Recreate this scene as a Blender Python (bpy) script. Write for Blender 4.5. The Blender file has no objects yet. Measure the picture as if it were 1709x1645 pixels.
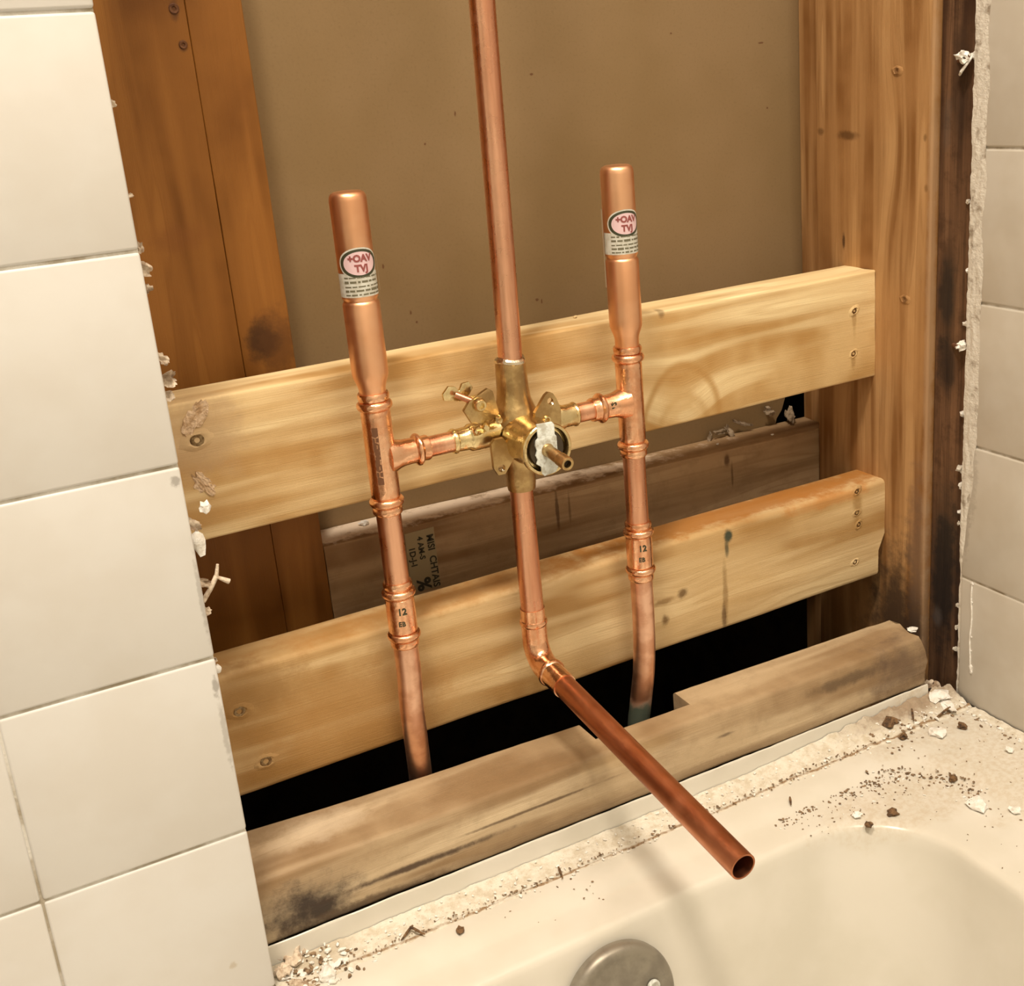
import bpy, bmesh, math, random
from mathutils import Vector, Matrix, noise

# ------------------------------------------------------------------ camera, world, lights
S = 0.001                                   # everything below is written in millimetres
C = bpy.context.scene.collection
scn = bpy.context.scene
cd = bpy.data.cameras.new('camera'); cam = bpy.data.objects.new('camera', cd); C.objects.link(cam)
yaw, pitch, roll = [math.radians(a) for a in (26.5408, -17.5920, -4.7398)]
fwd = Vector((math.sin(yaw)*math.cos(pitch), math.cos(yaw)*math.cos(pitch), math.sin(pitch)))
rt = Vector((math.cos(yaw), -math.sin(yaw), 0)); up = rt.cross(fwd)
r2 = math.cos(roll)*rt + math.sin(roll)*up; u2 = -math.sin(roll)*rt + math.cos(roll)*up
cam.matrix_world = Matrix(((r2.x, u2.x, -fwd.x, -654.66*S), (r2.y, u2.y, -fwd.y, -635.31*S), (r2.z, u2.z, -fwd.z, 509.89*S), (0, 0, 0, 1)))
cd.sensor_width = 36; cd.sensor_fit = 'HORIZONTAL'; cd.lens = 1940.85*36/1709
cd.shift_x = -(919.43-854.5)/1709; cd.shift_y = (743.67-822.5)/1709
cd.clip_start = 0.01; cd.clip_end = 50
scn.camera = cam
scn.view_settings.view_transform = 'Standard'; scn.view_settings.look = 'None'
scn.view_settings.exposure = 0.08; scn.view_settings.gamma = 1.0; scn.view_settings.use_curve_mapping = False
w = bpy.data.worlds.new('world'); scn.world = w; w.use_nodes = True
w.node_tree.nodes['Background'].inputs[0].default_value = (1, .85, .66, 1)
w.node_tree.nodes['Background'].inputs[1].default_value = 0.02

def area(name, loc, target, size, power, color, sizey=None, shape='DISK'):
    l = bpy.data.lights.new(name, 'AREA'); l.shape = shape; l.size = size*S
    if sizey: l.size_y = sizey*S
    l.energy = power; l.color = color
    o = bpy.data.objects.new(name, l); C.objects.link(o); o.location = Vector(loc)*S
    d = (Vector(target)-Vector(loc)); o.rotation_euler = d.to_track_quat('-Z', 'Y').to_euler()
    return o
WARM = (1.0, 0.85, 0.655)
area('ceiling_light', (-790, -520, 1940), (-700, -450, 0), 230, 24.5, WARM)
area('second_light', (-330, -1050, 1880), (-350, 0, 200), 560, 13, WARM, 250, 'RECTANGLE')  # second lamp out of view, kind unknown; soft fill from high in front

# ------------------------------------------------------------------ helpers
def lin(c): return tuple((v/255/12.92 if v/255 <= .04045 else ((v/255+.055)/1.055)**2.4) for v in c)
TINT = (1.0, .84, .63)
def A(r, g, b, e=1.0):
    "albedo that shows as this sRGB colour under the room's warm light of level e"
    return tuple(min(.95, c/t/e) for c, t in zip(lin((r, g, b)), TINT))+(1,)

class NT:
    def __init__(s, name):
        s.m = bpy.data.materials.new(name); s.m.use_nodes = True; s.t = s.m.node_tree; s.n = s.t.nodes; s.l = s.t.links
        s.b = s.n['Principled BSDF']
    def put(s, v, sock):
        if isinstance(v, bpy.types.NodeSocket): s.l.new(v, sock)
        else: sock.default_value = v
    def math(s, op, a, b=0.0, c=0.0, clamp=False):
        n = s.n.new('ShaderNodeMath'); n.operation = op; n.use_clamp = clamp
        for i, v in enumerate((a, b, c)): s.put(v, n.inputs[i])
        return n.outputs[0]
    def vec(s, op, a, b=(0, 0, 0)):
        n = s.n.new('ShaderNodeVectorMath'); n.operation = op
        s.put(a, n.inputs[0])
        if op == 'SCALE': s.put(b, n.inputs[3])
        elif op != 'LENGTH': s.put(b, n.inputs[1])
        return n.outputs[1] if op == 'LENGTH' else n.outputs[0]
    def pos(s):
        g = s.n.new('ShaderNodeNewGeometry'); return s.vec('SCALE', g.outputs['Position'], 1000.0)
    def xyz(s, v):
        n = s.n.new('ShaderNodeSeparateXYZ'); s.put(v, n.inputs[0]); return n.outputs
    def comb(s, x, y, z):
        n = s.n.new('ShaderNodeCombineXYZ')
        for i, v in enumerate((x, y, z)): s.put(v, n.inputs[i])
        return n.outputs[0]
    def noise(s, v, scale, detail=3, rough=.55, dist=0.0):
        n = s.n.new('ShaderNodeTexNoise'); s.put(v, n.inputs['Vector']); n.inputs['Scale'].default_value = scale
        n.inputs['Detail'].default_value = detail; n.inputs['Roughness'].default_value = rough; n.inputs['Distortion'].default_value = dist
        return n.outputs['Fac']
    def ramp(s, f, lo, hi, a=0.0, b=1.0, smooth=True):
        n = s.n.new('ShaderNodeMapRange'); n.clamp = True
        if smooth: n.interpolation_type = 'SMOOTHSTEP'
        s.put(f, n.inputs['Value'])
        for k, v in zip(('From Min', 'From Max', 'To Min', 'To Max'), (lo, hi, a, b)): n.inputs[k].default_value = v
        return n.outputs['Result']
    def mix(s, f, a, b):
        n = s.n.new('ShaderNodeMix'); n.data_type = 'RGBA'
        s.put(f, n.inputs[0]); s.put(a, n.inputs[6]); s.put(b, n.inputs[7]); return n.outputs[2]
    def blob(s, P, c, r, wob=None, soft=.5):
        d = s.vec('SUBTRACT', P, tuple(c)); d = s.vec('DIVIDE', d, tuple(r)); L = s.vec('LENGTH', d)
        if wob is not None: L = s.math('ADD', L, s.math('MULTIPLY', s.math('SUBTRACT', wob, .5), 1.4))
        return s.ramp(L, 1-soft, 1, 1, 0)
    def bump(s, h, strength, dist=.001):
        n = s.n.new('ShaderNodeBump'); n.inputs['Strength'].default_value = strength; n.inputs['Distance'].default_value = dist
        s.put(h, n.inputs['Height']); s.l.new(n.outputs[0], s.b.inputs['Normal'])
    def done(s, col=None, rough=None, metal=None, spec=None, coat=None):
        if col is not None: s.put(col, s.b.inputs['Base Color'])
        if rough is not None: s.put(rough, s.b.inputs['Roughness'])
        if metal is not None: s.put(metal, s.b.inputs['Metallic'])
        if spec is not None: s.put(spec, s.b.inputs['Specular IOR Level'])
        if coat is not None: s.put(coat, s.b.inputs['Coat Weight'])
        return s.m

def wood(name, axis, base, dark, light, knots=(), stains=(), seed=0, ring=.085, contrast=1.0, rough=.62, fine=.55, dirt=0.0, arcs=()):
    t = NT(name); P = t.pos(); x, y, z = t.xyz(P)
    a, v, u = (x, z, y) if axis == 'X' else (z, y, x)
    if axis == 'Z2': a, v, u = z, x, y
    for (ka, kv, ra, rv, amp) in knots:
        e = t.math('ADD', t.math('POWER', t.math('DIVIDE', t.math('SUBTRACT', a, ka), ra), 2.0), t.math('POWER', t.math('DIVIDE', t.math('SUBTRACT', v, kv), rv), 2.0))
        v = t.math('ADD', v, t.math('MULTIPLY', t.math('EXPONENT', t.math('MULTIPLY', e, -1.0)), amp))
    G = t.comb(t.math('ADD', t.math('MULTIPLY', a, .0035), seed*3.7), t.math('MULTIPLY', v, ring), t.math('MULTIPLY', u, ring*.8))
    n1 = t.noise(G, 1.0, 2, .5, .25)
    band = t.math('ABSOLUTE', t.math('SUBTRACT', t.math('FRACT', t.math('MULTIPLY', n1, 7.0)), .5))
    F = t.comb(t.math('MULTIPLY', a, .02), t.math('MULTIPLY', v, 1.3), t.math('MULTIPLY', u, 1.3))
    n2 = t.noise(F, 1.0, 4, .65)
    n3 = t.noise(P, .012, 3)
    col = t.mix(t.ramp(n1, .36, .64), dark, light)
    col = t.mix(t.math('MULTIPLY', t.ramp(band, .30, .5), .55*contrast), col, dark)
    col = t.mix(t.ramp(n3, .35, .65, 0, .6), col, base)
    fd = tuple(c*.62 for c in dark[:3])+(1,)
    col = t.mix(t.math('MULTIPLY', t.ramp(n2, .52, .78), fine*contrast), col, fd)
    wob = t.noise(P, .055, 5, .7)
    for (ca, cv, ra, rv, wd, k) in arcs:
        a0, v0 = (x, z) if axis == 'X' else (z, y)
        e = t.math('SQRT', t.math('ADD', t.math('POWER', t.math('DIVIDE', t.math('SUBTRACT', a0, ca), ra), 2.0), t.math('POWER', t.math('DIVIDE', t.math('SUBTRACT', v0, cv), rv), 2.0)))
        e = t.math('ADD', e, t.math('MULTIPLY', t.math('SUBTRACT', n3, .5), .45))
        col = t.mix(t.math('MULTIPLY', t.ramp(t.math('ABSOLUTE', t.math('SUBTRACT', e, 1.0)), 0, wd, 1, 0), k), col, dark)
    if dirt: col = t.mix(t.math('MULTIPLY', t.ramp(wob, .45, .7), dirt), col, fd)
    for st in stains:
        c, r, sc, k = st[:4]; soft = st[4] if len(st) > 4 else .7
        col = t.mix(t.math('MULTIPLY', t.blob(P, c, r, wob, soft), k), col, sc)
    t.bump(t.math('ADD', n2, t.math('MULTIPLY', wob, .5)), .35, .0008)
    return t.done(col, rough, 0.0, .3)

def simple(name, col, rough=.5, metal=0.0, var=.0, col2=None, scale=.05, bump=0.0, bscale=.5, spec=None, lo=.4, hi=.65):
    t = NT(name); P = t.pos(); c = col
    if col2: c = t.mix(t.ramp(t.noise(P, scale, 4, .6), lo, hi), col, col2)
    if bump: t.bump(t.noise(P, bscale, 3), bump, .0015)
    return t.done(c, rough, metal, spec)

def finish(name, bm, mat, parent=None, smooth=True, angle=35):
    for v in bm.verts: v.co *= S
    me = bpy.data.meshes.new(name); bm.normal_update(); bm.to_mesh(me); bm.free()
    for m in (mat if isinstance(mat, (list, tuple)) else [mat]): me.materials.append(m)
    if smooth:
        me.polygons.foreach_set('use_smooth', [True]*len(me.polygons)); me.set_sharp_from_angle(angle=math.radians(angle))
    o = bpy.data.objects.new(name, me); C.objects.link(o)
    if parent is not None:
        o.parent = parent; o.matrix_parent_inverse = parent.matrix_world.inverted()
    return o
def tag(o, label=None, cat=None, group=None, kind=None):
    if label: o['label'] = label
    if cat: o['category'] = cat
    if group: o['group'] = group
    if kind: o['kind'] = kind
    return o
def empty(name, loc):
    o = bpy.data.objects.new(name, None); C.objects.link(o); o.location = Vector(loc)*S; o.empty_display_size = .01
    o.matrix_world = Matrix.Translation(Vector(loc)*S); return o

def box_bm(x0, x1, y0, y1, z0, z1, bev=0, seg=2, bm=None):
    own = bm is None
    if own: bm = bmesh.new()
    r = bmesh.ops.create_cube(bm, size=1)
    for v in r['verts']:
        v.co = Vector(((x0+x1)/2+v.co.x*(x1-x0), (y0+y1)/2+v.co.y*(y1-y0), (z0+z1)/2+v.co.z*(z1-z0)))
    if bev:
        es = list({e for v in r['verts'] for e in v.link_edges})
        bmesh.ops.bevel(bm, geom=es, offset=bev, segments=seg, profile=.5, affect='EDGES')
    return bm

def board_bm(axis, a0, a1, prof, n=40, rad=1.5, jit=.35, seed=0, stations=None, endjit=.6):
    """A length of lumber along an axis; prof(a) -> the section's (p0,p1,q0,q1); edges eased by rad, faces a little uneven."""
    bm = bmesh.new(); st = stations or [a0+(a1-a0)*i/n for i in range(n+1)]
    rings = []
    for i, a in enumerate(st):
        p0, p1, q0, q1 = prof(a); pts = []
        r = rad
        def side(pa, qa, pb, qb, k):
            for j in range(k): pts.append((pa+(pb-pa)*j/k, qa+(qb-qa)*j/k))
        for (cx, cy, s0) in ((p1-r, q1-r, 0), (p0+r, q1-r, 90), (p0+r, q0+r, 180), (p1-r, q0+r, 270)):
            for k in range(4):
                an = math.radians(s0+30*k); pts.append((cx+r*math.cos(an), cy+r*math.sin(an)))
            # intermediate points on the straight side
            nx, ny, _ = {0: (p0+r, q1, 0), 90: (p0, q0+r, 0), 180: (p1-r, q0, 0), 270: (p1, q1-r, 0)}[s0]
            lx, ly = pts[-1]
            for k in (1, 2, 3): pts.append((lx+(nx-lx)*k/4, ly+(ny-ly)*k/4))
        ring = []
        end = i in (0, len(st)-1)
        for (p, q) in pts:
            w3 = Vector((a*.012+seed*9.1, p*.05, q*.05)); d = noise.noise(w3)*jit
            w4 = Vector((a*.1+seed*5, p*.35, q*.35))
            aa = a+(noise.noise(w4)*endjit*1.6 if end else 0)
            p += d+noise.noise(w4)*jit*.35; q += noise.noise(w3+Vector((7, 7, 7)))*jit
            ring.append(bm.verts.new({'X': (aa, p, q), 'Z': (p, q, aa)}[axis]))
        rings.append(ring)
    N = len(rings[0])
    for i in range(len(rings)-1):
        for j in range(N): bm.faces.new((rings[i][j], rings[i+1][j], rings[i+1][(j+1) % N], rings[i][(j+1) % N]))
    bm.faces.new(rings[0]); bm.faces.new(list(reversed(rings[-1])))
    bmesh.ops.recalc_face_normals(bm, faces=bm.faces)
    return bm

def tube_bm(pts, n=32, cap0=True, cap1=True, hollow=0, bm=None, axis=None):
    "sweep of circles: pts = [(x,y,z,r)]; hollow = wall thickness shown at the last end"
    own = bm is None
    if own: bm = bmesh.new()
    P = [Vector(p[:3]) for p in pts]; R = [p[3] for p in pts]
    dirs = []
    for i in range(len(P)):
        a = P[max(0, i-1)]; b = P[min(len(P)-1, i+1)]
        j = i
        while (b-a).length < 1e-6 and j < len(P)-1: j += 1; b = P[j]
        dirs.append(Vector(axis).normalized() if axis is not None else (b-a).normalized())
    ref = Vector((0, 0, 1)) if abs(dirs[0].z) < .9 else Vector((1, 0, 0))
    U = (ref-dirs[0]*ref.dot(dirs[0])).normalized(); rings = []
    def ring(c, d, U, r):
        V = d.cross(U); return [bm.verts.new(c+(U*math.cos(2*math.pi*k/n)+V*math.sin(2*math.pi*k/n))*r) for k in range(n)]
    for i in range(len(P)):
        U = (U-dirs[i]*U.dot(dirs[i])).normalized(); rings.append(ring(P[i], dirs[i], U, R[i]))
    if hollow:
        d = dirs[-1]; ri = R[-1]-hollow
        rings.append(ring(P[-1]+d*.25, d, U, R[-1]-hollow*.5)); rings.append(ring(P[-1], d, U, ri)); rings.append(ring(P[-1]-d*60, d, U, ri))
    for i in range(len(rings)-1):
        for j in range(n): bm.faces.new((rings[i][j], rings[i][(j+1) % n], rings[i+1][(j+1) % n], rings[i+1][j]))
    if cap0: bm.faces.new(list(reversed(rings[0])))
    if cap1: bm.faces.new(rings[-1])
    if own: bmesh.ops.recalc_face_normals(bm, faces=bm.faces)
    return bm
def bead(z, r, h=2.0, k=5):
    return [(z+h*math.cos(math.pi*i/k), r-h*.9+h*.9*math.sin(math.pi*i/k)) for i in range(k+1)]
def lathe_bm(origin, direction, prof, n=36, **kw):
    o = Vector(origin); d = Vector(direction).normalized()
    return tube_bm([tuple(o+d*t)+(r,) for t, r in prof], n, axis=d, **kw)
def plate_bm(poly, thick, frame, hole=None, bev=.5):
    "flat plate from an outline (local u,v), placed by frame (matrix), with an optional round hole (u,v,r)"
    bm = bmesh.new(); n = len(poly)
    if hole:
        hu, hv, hr = hole; M = 40; outer = []
        # resample the outline around the hole's centre so that the faces are plain quads
        for k in range(M):
            an = 2*math.pi*k/M; dx, dy = math.cos(an), math.sin(an); best = 0
            for i in range(n):
                ax, ay = poly[i]; bx, by = poly[(i+1) % n]; ex, ey = bx-ax, by-ay; den = dx*ey-dy*ex
                if abs(den) < 1e-9: continue
                tt = ((ax-hu)*ey-(ay-hv)*ex)/den; ss = ((ax-hu)*dy-(ay-hv)*dx)/den
                if tt > 0 and -1e-6 <= ss <= 1+1e-6: best = max(best, tt)
            outer.append((hu+dx*best, hv+dy*best, hu+dx*hr, hv+dy*hr))
        lay = []
        for w in (0, thick):
            lay.append(([bm.verts.new(frame @ Vector((o[0], o[1], w))) for o in outer], [bm.verts.new(frame @ Vector((o[2], o[3], w))) for o in outer]))
        for k in range(M):
            j = (k+1) % M
            for (O, I), f in zip(lay, (1, -1)):
                q = (O[k], O[j], I[j], I[k]); bm.faces.new(q if f > 0 else tuple(reversed(q)))
            bm.faces.new((lay[0][0][k], lay[1][0][k], lay[1][0][j], lay[0][0][j])); bm.faces.new((lay[0][1][k], lay[0][1][j], lay[1][1][j], lay[1][1][k]))
    else:
        a = [bm.verts.new(frame @ Vector((p[0], p[1], 0))) for p in poly]; b = [bm.verts.new(frame @ Vector((p[0], p[1], thick))) for p in poly]
        bm.faces.new(a); bm.faces.new(list(reversed(b)))
        for i in range(n): bm.faces.new((a[i], b[i], b[(i+1) % n], a[(i+1) % n]))
        if bev:
            bmesh.ops.recalc_face_normals(bm, faces=bm.faces)
            bmesh.ops.bevel(bm, geom=[e for e in bm.edges], offset=bev, segments=2, profile=.5, affect='EDGES')
    bmesh.ops.recalc_face_normals(bm, faces=bm.faces)
    return bm
def frameY(y):       # local u->X, v->Z, w->-Y
    return Matrix(((1, 0, 0, 0), (0, 0, -1, y), (0, 1, 0, 0), (0, 0, 0, 1)))
def chip_bm(c, size, seed, flat=.4, sub=2, rough=.35, rot=None):
    "an irregular broken lump"
    rnd = random.Random(seed); bm = bmesh.new(); bmesh.ops.create_icosphere(bm, subdivisions=sub, radius=1)
    R = rot or Matrix.Rotation(rnd.uniform(0, 6.28), 3, 'Z')
    sx, sy = rnd.uniform(.7, 1.25), rnd.uniform(.6, 1.0)
    for v in bm.verts:
        n = noise.noise(v.co*1.7+Vector((seed*3.1, 1, 2)))*rough*1.6+noise.noise(v.co*4+Vector((seed, 5, 2)))*rough*.6
        q = v.co*(1+n); q = Vector((q.x*sx, q.y*sy, q.z*flat))
        v.co = Vector(c)+(R @ q)*size
    return bm
def scrap_bm(c, w, h, normal, seed, curl=.4, thick=.9, n=9, spin=None):
    "a torn flap of paper or board: jagged edge, crumpled"
    rnd = random.Random(seed); nrm = Vector(normal).normalized(); U = nrm.orthogonal().normalized()
    U = Matrix.Rotation(rnd.uniform(0, 6.28) if spin is None else spin, 3, nrm) @ U; V = nrm.cross(U); bm = bmesh.new(); g = {}
    for i in range(n):
        for j in range(n):
            a = i/(n-1)*2-1; b = j/(n-1)*2-1
            rr = 1-.35*abs(noise.noise(Vector((math.atan2(b, a)*1.6, seed*2.3, 0))))*2
            m = max(abs(a), abs(b)); L = math.hypot(a, b) or 1
            ca, cb = a*m/L*rr, b*m/L*rr
            lift = curl*(noise.noise(Vector((ca*1.5, cb*1.5, seed*1.9)))*2+.7*(ca*ca))+.12*noise.noise(Vector((ca*6, cb*6, seed)))
            g[i, j] = Vector(c)+U*ca*w/2+V*cb*h/2+nrm*lift*min(w, h)/2
    top = {k: bm.verts.new(p) for k, p in g.items()}; bot = {k: bm.verts.new(p-nrm*thick) for k, p in g.items()}
    for i in range(n-1):
        for j in range(n-1):
            bm.faces.new((top[i, j], top[i+1, j], top[i+1, j+1], top[i, j+1])); bm.faces.new((bot[i, j], bot[i, j+1], bot[i+1, j+1], bot[i+1, j]))
    ed = [(i, 0) for i in range(n)]+[(n-1, j) for j in range(1, n)]+[(i, n-1) for i in range(n-2, -1, -1)]+[(0, j) for j in range(n-2, 0, -1)]
    for k in range(len(ed)):
        a, b = ed[k], ed[(k+1) % len(ed)]; bm.faces.new((top[a], bot[a], bot[b], top[b]))
    bmesh.ops.recalc_face_normals(bm, faces=bm.faces)
    return bm
def text_bm(body, size, fn, bold=0.0, bm=None):
    "lettering as flat mesh; fn maps (x, y) of the text to a point"
    cu = bpy.data.curves.new('t', 'FONT'); cu.body = body; cu.size = size; cu.align_x = 'CENTER'; cu.align_y = 'CENTER'; cu.offset = bold; cu.resolution_u = 3
    o = bpy.data.objects.new('t', cu); C.objects.link(o); bpy.context.view_layer.update()
    me = bpy.data.meshes.new_from_object(o.evaluated_get(bpy.context.evaluated_depsgraph_get()))
    b = bm or bmesh.new(); b2 = bmesh.new(); b2.from_mesh(me); bmesh.ops.triangulate(b2, faces=b2.faces)
    mp = [b.verts.new(fn(v.co.x, v.co.y)) for v in b2.verts]; b2.verts.index_update()
    for f in b2.faces:
        try: b.faces.new([mp[v.index] for v in f.verts])
        except ValueError: pass
    b2.free(); bpy.data.objects.remove(o); bpy.data.curves.remove(cu); bpy.data.meshes.remove(me)
    return b

# ------------------------------------------------------------------ materials
def tile_mat(name, c1, c2, spots=()):
    t = NT(name); P = t.pos()
    col = t.mix(t.ramp(t.noise(P, .02, 3), .35, .65), c1, c2)
    for (c, r, sc, k) in spots: col = t.mix(t.math('MULTIPLY', t.blob(P, c, r, t.noise(P, .3, 3), .6), k), col, sc)
    t.bump(t.noise(P, .045, 2), .12, .002)
    return t.done(col, .30, 0.0, .35)
GREY_D = A(95, 78, 60)
M_tile = tile_mat('cream_glazed_tile', A(234, 217, 192, 1.14), A(230, 212, 186, 1.14), [((-574, -40, 327), (3, 9, 4), GREY_D, .5), ((-572, -40, 262), (1.6, 9, 30), GREY_D, .3), ((-573, -40, 208), (2.5, 9, 7), GREY_D, .5), ((-572.5, -40, 180), (2, 9, 26), GREY_D, .3), ((-592, -40, 31), (3, 5, 3), A(190, 165, 130), .6)])
M_tileR = tile_mat('cream_glazed_tile_side', A(222, 202, 172, 1.12), A(214, 193, 162, 1.12), [((2, -34, 190), (9, 7, 40), GREY_D, .22), ((2, -30, 150), (9, 4, 30), GREY_D, .25)])  # same cream tile, its colour darkened for the side wall's shade
M_grout = simple('grout', A(222, 204, 176), .8, col2=A(168, 146, 114), scale=.04, bump=.3)
M_ply = simple('drywall_core', A(215, 200, 175), .9, col2=A(190, 170, 140), scale=.1, bump=.5)
M_scrap = simple('torn_drywall_paper', A(226, 196, 158), .85, col2=A(164, 130, 96), scale=.14, bump=.6, bscale=.6)
M_dusty = simple('dusty_torn_paper', A(168, 140, 106), .9, col2=A(120, 96, 68), scale=.2, bump=.5)
M_plaster = simple('white_plaster', A(252, 240, 222, .95), .8, col2=A(230, 210, 180), scale=.2, bump=.5, bscale=.6)
M_smear = simple('dried_compound', A(226, 186, 140), .85, col2=A(190, 146, 98), scale=.2, bump=.8, bscale=.5)
M_grit = simple('brown_grit', A(150, 116, 80), .85, col2=A(96, 70, 46), scale=.3)
M_brown = simple('brown_crumb', A(125, 88, 52), .85, col2=A(70, 48, 30), scale=.3, bump=.4)
M_paint = simple('room_paint', A(214, 196, 165), .7)
M_ceil = simple('ceiling_paint', A(225, 212, 190), .8)
M_floor = simple('floor_vinyl', A(150, 125, 95), .5, col2=A(130, 105, 80), scale=.02)
M_subfloor = simple('subfloor', A(70, 50, 32), .9, col2=A(50, 36, 24), scale=.02)

def drywall_mat():
    t = NT('rear_drywall_paper'); P = t.pos(); x, y, z = t.xyz(P)
    col = t.mix(t.ramp(t.noise(P, .006, 3), .35, .65), (.235, .158, .078, 1), (.27, .185, .10, 1))
    g = t.noise(P, .5, 3); col = t.mix(t.ramp(g, .5, .8, 0, .35), col, (.18, .12, .06, 1))
    red = (.13, .06, .03, 1)
    for (mx, mz, rx, rz) in ((-239, 512, 2.2, 1.0), (-304, 489, .8, 2.6), (-250, 343, 2.0, 1.4), (-246, 341, .8, 2.5), (-25, 522, 3.5, 1), (-113, 534, 1.3, .8), (-373, 387, 1, 2.4), (-356, 350, .9, 2.0), (-386, 338, 1, 1.6), (-283, 455, 1, 1), (-330, 470, 1, 1.2), (-20, 470, 1.2, 1), (-352, 342, 1, 1.2)):
        col = t.mix(t.math('MULTIPLY', t.blob(P, (mx, 178, mz), (rx, 9, rz), g, .5), .85), col, red)
    t.bump(t.noise(P, .2, 4), .15, .001)
    return t.done(col, .85, 0.0, .15)
M_rear = drywall_mat()

ORANGE = A(150, 92, 36)
M_upper = wood('pine_upper_block', 'X', A(236, 194, 130), A(184, 132, 68), A(250, 214, 152), arcs=[(-190, 252, 33, 44, .14, .75), (-188, 250, 20, 22, .25, .35), (-470, 304, 110, 7, .9, .55), (-300, 312, 60, 6, .9, .35), (-480, 272, 150, 5, .9, .4)],
    knots=[(-190, 248, 34, 45, 20)], seed=1, ring=.045, contrast=.55, fine=.3,
    stains=[((-192, 70, 268), (26, 9, 24), A(196, 150, 88), .55), ((-186, 70, 258), (12, 9, 6), A(232, 196, 138), .5), ((-540, 70, 318), (40, 30, 36), A(190, 150, 104), .6), ((-204, 70, 340), (4, 12, 6), A(90, 60, 30), .5), ((-22, 70, 304), (3, 9, 16), A(160, 112, 56), .5), ((-23, 70, 270), (3, 9, 10), A(160, 112, 56), .5)])
M_lower = wood('pine_lower_block', 'X', A(212, 168, 108), A(168, 120, 62), A(230, 192, 134), knots=[(-206, 122, 30, 14, 7)], seed=2, ring=.04, contrast=.6, fine=.3,
    stains=[((-130, 80, 168), (250, 26, 10), A(172, 104, 38), .85, .6), ((-360, 74, 170), (260, 30, 12), A(176, 112, 44), .6), ((-60, 60, 163), (60, 40, 8), A(186, 112, 40), .55), ((-540, 57, 150), (50, 20, 28), A(150, 106, 54), .6), ((-470, 57, 110), (90, 20, 50), A(178, 126, 66), .6),
            ((-161, 57, 158), (5, 6, 7), A(52, 60, 44), .95), ((-163, 57, 148), (3, 6, 9), A(70, 66, 44), .8), ((-166, 57, 110), (3.5, 6, 32), A(140, 100, 50), .6), ((-168, 57, 92), (3, 6, 14), A(92, 60, 30), .7),
            ((-206, 57, 122), (7, 6, 6), A(96, 62, 26), .8), ((-224, 57, 120), (14, 6, 4), A(140, 98, 48), .7), ((-223, 57, 104), (5, 6, 7), A(112, 76, 36), .8), ((-30, 57, 150), (7, 6, 22), A(150, 104, 46), .6), ((-233, 57, 158), (9, 6, 12), A(150, 104, 56), .6)])
M_sill = wood('weathered_sill', 'X', A(196, 160, 114), A(146, 110, 70), A(212, 178, 132), seed=3, ring=.045, contrast=.45, fine=.35, dirt=.2,
    stains=[((-540, -14, 30), (46, 16, 24), A(48, 35, 28), .95, .8), ((-500, -16, 18), (80, 10, 7), A(60, 44, 32), .85), ((-470, -14, 32), (90, 8, 3.2), A(70, 48, 32), .9), ((-380, -14, 40), (80, 8, 1.6), A(90, 64, 40), .8), ((-100, -14, 46), (55, 14, 7), A(96, 72, 48), .75), ((-45, -8, 36), (60, 22, 34), A(104, 78, 56), .75), ((-300, -16, 20), (300, 6, 6), A(140, 106, 70), .6), ((-520, 20, 60), (45, 20, 12), A(214, 184, 144), .5), ((-300, -14, 52), (60, 12, 8), A(170, 130, 80), .4), ((-222, -14, 40), (12, 9, 2), A(90, 68, 44), .7)])
M_studR = wood('right_stud_wood', 'Z', A(180, 126, 72), A(136, 86, 40), A(196, 144, 88), knots=[(440, 48, 60, 14, 10)], seed=5, ring=.07, contrast=.6, fine=.4, rough=.5,
    stains=[((0, 102, 446), (9, 16, 5), A(96, 60, 28), .8), ((0, 134, 449), (9, 6, 4), A(96, 60, 28), .6), ((0, 35, 10), (12, 62, 130), A(60, 44, 33), .85), ((0, 18, 90), (12, 16, 110), A(84, 64, 48), .6), ((0, 20, 130), (12, 14, 90), A(150, 110, 76), .4), ((0, 107, 362), (4, 2.5, 9), A(70, 42, 22), .85), ((0, 48, 493), (4, 3, 5), A(110, 70, 34), .7), ((0, 37, 322), (4, 3, 5), A(110, 70, 34), .7), ((0, 19, 445), (4, 2.5, 4), A(120, 80, 40), .6), ((0, 17, 408), (4, 2.5, 4), A(120, 80, 40), .6), ((0, 12, 300), (10, 5, 400), A(176, 134, 92), .6)])
MOLD = A(34, 29, 26)
M_mold = wood('mould_blackened_stud', 'Z', A(112, 76, 48), A(66, 42, 28), A(134, 94, 62), seed=6, ring=.1, contrast=1.0, fine=.7, rough=.4, dirt=.5,
    stains=[((6, -4, 100), (22, 22, 110), MOLD, .95), ((6, 0, 330), (22, 12, 50), MOLD, .85), ((6, -2, 275), (22, 14, 30), MOLD, .75), ((6, -8, 480), (22, 12, 60), A(60, 42, 30), .7), ((6, 2, 60), (22, 7, 12), A(96, 84, 74), .5), ((6, 4, 455), (20, 6, 26), A(96, 78, 62), .5)])
M_rearstud = wood('rear_stud_wood', 'Z2', A(148, 90, 32), A(112, 63, 16), A(160, 100, 40), seed=7, ring=.04, contrast=.45, fine=.25, rough=.5,
    stains=[((-476, 141, 354), (15, 9, 19), A(40, 24, 12), .95), ((-468, 141, 348), (24, 9, 36), A(96, 56, 24), .7), ((-499, 141, 566), (4, 9, 9), A(90, 50, 20), .9), ((-497, 141, 545), (3.5, 9, 4), A(90, 50, 20), .9), ((-520, 141, 430), (26, 9, 12), A(132, 76, 30), .5)])
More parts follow.
